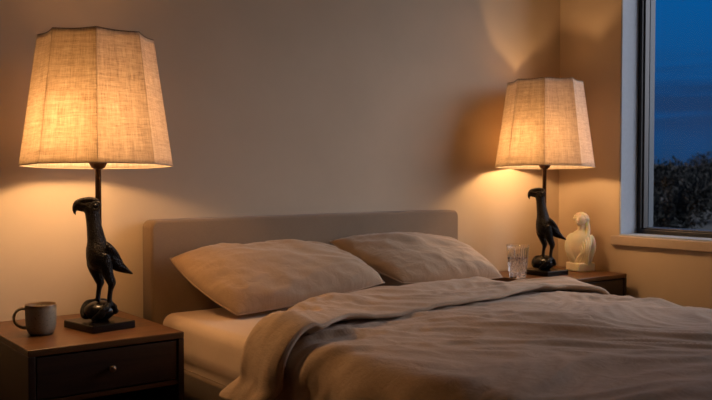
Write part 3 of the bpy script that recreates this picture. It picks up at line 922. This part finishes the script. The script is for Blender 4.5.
# ------------------------------------------------------------------ ivory figurine
def figurine(loc, rz):
    t = thing('figurine', 'small ivory bust figurine on a square plinth, on the right nightstand by the window', 'figurine', loc, rz)
    S = .00430
    bm = bmesh.new(); add_box(bm, (-.047, -.047, 0), (.047, .047, .039), .006, 3)
    pl = obj('plinth', bm, IVORY, t, rot=(0, 0, math.radians(38))); pl.modifiers.new('w', 'WEIGHTED_NORMAL')
    L = lambda x, z, ra, rb, y=0: (x * S, y * S, z * S, ra * S, rb * S)
    bm = bmesh.new()
    # draped torso, narrow at the plinth, swelling at hip and shoulders
    add_loft(bm, [L(-1, 7, 9.5, 8), L(-1, 10, 10, 8), L(-1.6, 15, 11.5, 9), L(-2.2, 21, 13.2, 10), L(-1.5, 27, 13.2, 9.6), L(-.4, 33, 12.8, 8.4), L(0, 37, 11.4, 7), L(.3, 40, 7.4, 5.6), L(.8, 43, 4.4, 4.4), L(1, 47, 4.2, 4.2), L(1, 50, 4, 4)], 24, 5, Vector((0, 1, 0)))
    # shoulder and bent arm hugging the body under the cloth
    add_loft(bm, [L(-7, 38, 3.2, 3.4, -1), L(-10.5, 34, 4.4, 4.2, -1.5), L(-11.4, 27, 5, 4.8, -3), L(-10.2, 20, 5.2, 4.8, -4), L(-7.5, 14, 4, 3.8, -5), L(-5, 9, 3, 2.8, -5)], 14, 5, Vector((0, .3, 1)))
    add_loft(bm, [L(9, 37, 3.2, 3.4, 0), L(11.5, 32, 3.6, 3.8, 0), L(12.4, 24, 3.4, 3.4, -1), L(10.6, 16, 2.8, 2.8, -3), L(9, 9, 2.6, 2.6, -3)], 14, 5, Vector((0, 1, .1)))
    # head bowed to the left, face and wavy hair
    add_ball(bm, (0, -.8 * S, 54.5 * S), (6 * S, 6.2 * S, 7 * S), 3)
    add_ball(bm, (-1.8 * S, -4.2 * S, 51.6 * S), (3.4 * S, 2.6 * S, 3.5 * S), 2)
    add_loft(bm, [L(-2.8, 56, .7, .6, -6.2), L(-3.5, 53.8, .9, .8, -7.2), L(-3.3, 52.8, .8, .9, -7)], 8, 4)
    add_loft(bm, [L(-4.4, 50.9, .4, .5, -5.9), L(-3, 50.7, .6, .6, -6.6), L(-1.4, 50.8, .4, .5, -6)], 8, 3, Vector((0, 0, 1)))
    for k in range(8):
        a = math.radians(5 + 24 * k)
        x0, z0 = 6.4 * math.cos(a), 6.4 * math.sin(a)
        add_loft(bm, [L(.4 + x0 * .62, 55.5 + z0 * .62, 1.4, 1.4, -4.4), L(.4 + x0 * .98, 55 + z0 * .9, 1.7, 1.7, -1.6), L(.4 + x0 * 1.05, 54.6 + z0 * .9, 1.8, 1.8, 1.6), L(.4 + x0 * .6, 54 + z0 * .6, 1.8, 1.8, 4.6)], 10, 4, Vector((.3, .3, 1)))
    add_ball(bm, (5 * S, 2 * S, 54 * S), (4.2 * S, 4.2 * S, 5 * S), 3)
    add_loft(bm, [L(5.6, 53, 2.6, 2.6, 0), L(7.2, 47, 2.4, 2.4, -1), L(7.6, 41, 2.2, 2.2, -2.6), L(6, 36, 1.6, 1.6, -5), L(4, 31, .9, .9, -8)], 10, 4)
    # sweeping folds of cloth from the shoulder across the body to the plinth
    for k in range(6):
        q = k / 5
        add_loft(bm, [L(9.5 - 3.2 * k, 38.4 - .3 * k, 1.0, 1.2, -3.2 - 1.2 * math.sin(q * PI)), L(10.5 - 2.5 * k, 31 - .8 * k, 1.2, 1.5, -7.0 - 1.6 * math.sin(q * PI)), L(8.6 - 1.5 * k, 23 - .6 * k, 1.3, 1.7, -9.2 - .8 * math.sin(q * PI)),
                      L(7.5 - 1.9 * k + 1.4 * math.sin(q * PI), 15, 1.2, 1.5, -8.8), L(8 - 2.7 * k, 7.5, 1.3, 1.4, -7.6)], 8, 5)
    f = remesh_obj('bust', bm, IVORY, t, .0018, 2, .5)
    f['label'] = 'carved draped bust with wavy hair'
    return t
figurine((3.145, 2.455, NZ), math.radians(-52))

# ------------------------------------------------------------------ camera
cd = bpy.data.cameras.new('camera'); cam = bpy.data.objects.new('camera', cd); C.objects.link(cam)
cd.sensor_width = 36; cd.lens = 36 * 850 / 712
cam.location = (0, 0, .94)
pitch = math.atan(26 / 850)
cam.rotation_euler = (PI / 2 - pitch, 0, -YAW)
cd.clip_start = .05; cd.clip_end = 400
cd.dof.use_dof = True; cd.dof.focus_distance = 2.75; cd.dof.aperture_fstop = 5.6
sc.camera = cam

# ------------------------------------------------------------------ dusk sky
w = bpy.data.worlds.new('dusk_sky'); sc.world = w; w.use_nodes = True
nt = w.node_tree; N = nt.nodes; Lk = nt.links
for n_ in list(N): N.remove(n_)
out = N.new('ShaderNodeOutputWorld'); bg = N.new('ShaderNodeBackground'); tc = N.new('ShaderNodeTexCoord')
sep = N.new('ShaderNodeSeparateXYZ'); Lk.new(tc.outputs['Generated'], sep.inputs[0])
ramp = N.new('ShaderNodeValToRGB'); e = ramp.color_ramp.elements
stops = [(.0, (.004, .006, .010, 1)), (.492, (.008, .016, .034, 1)), (.503, (.009, .040, .115, 1)), (.53, (.006, .060, .195, 1)), (.60, (.002, .085, .29, 1)), (.8, (.006, .05, .19, 1)), (1, (.004, .03, .12, 1))]
while len(e) < len(stops): e.new(.5)
for k, (p, c) in enumerate(stops): e[k].position = p; e[k].color = c
mr = N.new('ShaderNodeMath'); mr.operation = 'MULTIPLY_ADD'; mr.inputs[1].default_value = .5; mr.inputs[2].default_value = .5
Lk.new(sep.outputs['Z'], mr.inputs[0]); Lk.new(mr.outputs[0], ramp.inputs['Fac'])
# streaky cloud bank low over the horizon
mp = N.new('ShaderNodeMapping'); mp.inputs['Scale'].default_value = (3, 3, 34); Lk.new(tc.outputs['Generated'], mp.inputs[0])
nz = N.new('ShaderNodeTexNoise'); nz.inputs['Scale'].default_value = 1.3; nz.inputs['Detail'].default_value = 6; Lk.new(mp.outputs[0], nz.inputs['Vector'])
cr = N.new('ShaderNodeValToRGB'); ce = cr.color_ramp.elements; ce[0].position = .46; ce[0].color = (0, 0, 0, 1); ce[1].position = .62; ce[1].color = (1, 1, 1, 1); Lk.new(nz.outputs['Fac'], cr.inputs['Fac'])
band = N.new('ShaderNodeValToRGB'); be = band.color_ramp.elements
for k in range(2): be.new(.5)
for k, (p, c) in enumerate(((.512, 0), (.530, .8), (.548, .75), (.575, 0))): be[k].position = p; be[k].color = (c, c, c, 1)
Lk.new(mr.outputs[0], band.inputs['Fac'])
mm = N.new('ShaderNodeMath'); mm.operation = 'MULTIPLY'; Lk.new(cr.outputs[0], mm.inputs[0]); Lk.new(band.outputs[0], mm.inputs[1])
mix = N.new('ShaderNodeMix'); mix.data_type = 'RGBA'; Lk.new(mm.outputs[0], mix.inputs[0]); Lk.new(ramp.outputs[0], mix.inputs['A']); mix.inputs['B'].default_value = (.012, .034, .10, 1)
# unseen afterglow added to the sky as fill, lights the room through the window
dot = N.new('ShaderNodeVectorMath'); dot.operation = 'DOT_PRODUCT'; Lk.new(tc.outputs['Generated'], dot.inputs[0]); dot.inputs[1].default_value = Vector((.62, -.74, .26)).normalized()
gr = N.new('ShaderNodeMapRange'); gr.inputs[1].default_value = .35; gr.inputs[2].default_value = 1.0; gr.interpolation_type = 'SMOOTHSTEP'; Lk.new(dot.outputs['Value'], gr.inputs[0])
gz = N.new('ShaderNodeMapRange'); gz.inputs[1].default_value = -.02; gz.inputs[2].default_value = .06; Lk.new(sep.outputs['Z'], gz.inputs[0])
gm = N.new('ShaderNodeMath'); gm.operation = 'MULTIPLY'; Lk.new(gr.outputs[0], gm.inputs[0]); Lk.new(gz.outputs[0], gm.inputs[1])
ad = N.new('ShaderNodeMix'); ad.data_type = 'RGBA'; ad.blend_type = 'ADD'; Lk.new(gm.outputs[0], ad.inputs[0]); Lk.new(mix.outputs['Result'], ad.inputs['A']); ad.inputs['B'].default_value = (3.4, 3.4, 3.7, 1)
Lk.new(ad.outputs['Result'], bg.inputs['Color']); bg.inputs['Strength'].default_value = 1.0; Lk.new(bg.outputs[0], out.inputs[0])

sc.view_settings.view_transform = 'Standard'; sc.view_settings.look = 'None'
sc.view_settings.exposure = 0; sc.view_settings.gamma = 1; sc.view_settings.use_curve_mapping = False
sc.cycles.use_denoising = True
sc.cycles.max_bounces = 12; sc.cycles.diffuse_bounces = 6; sc.cycles.transmission_bounces = 12; sc.cycles.glossy_bounces = 6
sc.cycles.caustics_refractive = True; sc.cycles.caustics_reflective = True
sc.cycles.sample_clamp_indirect = 10
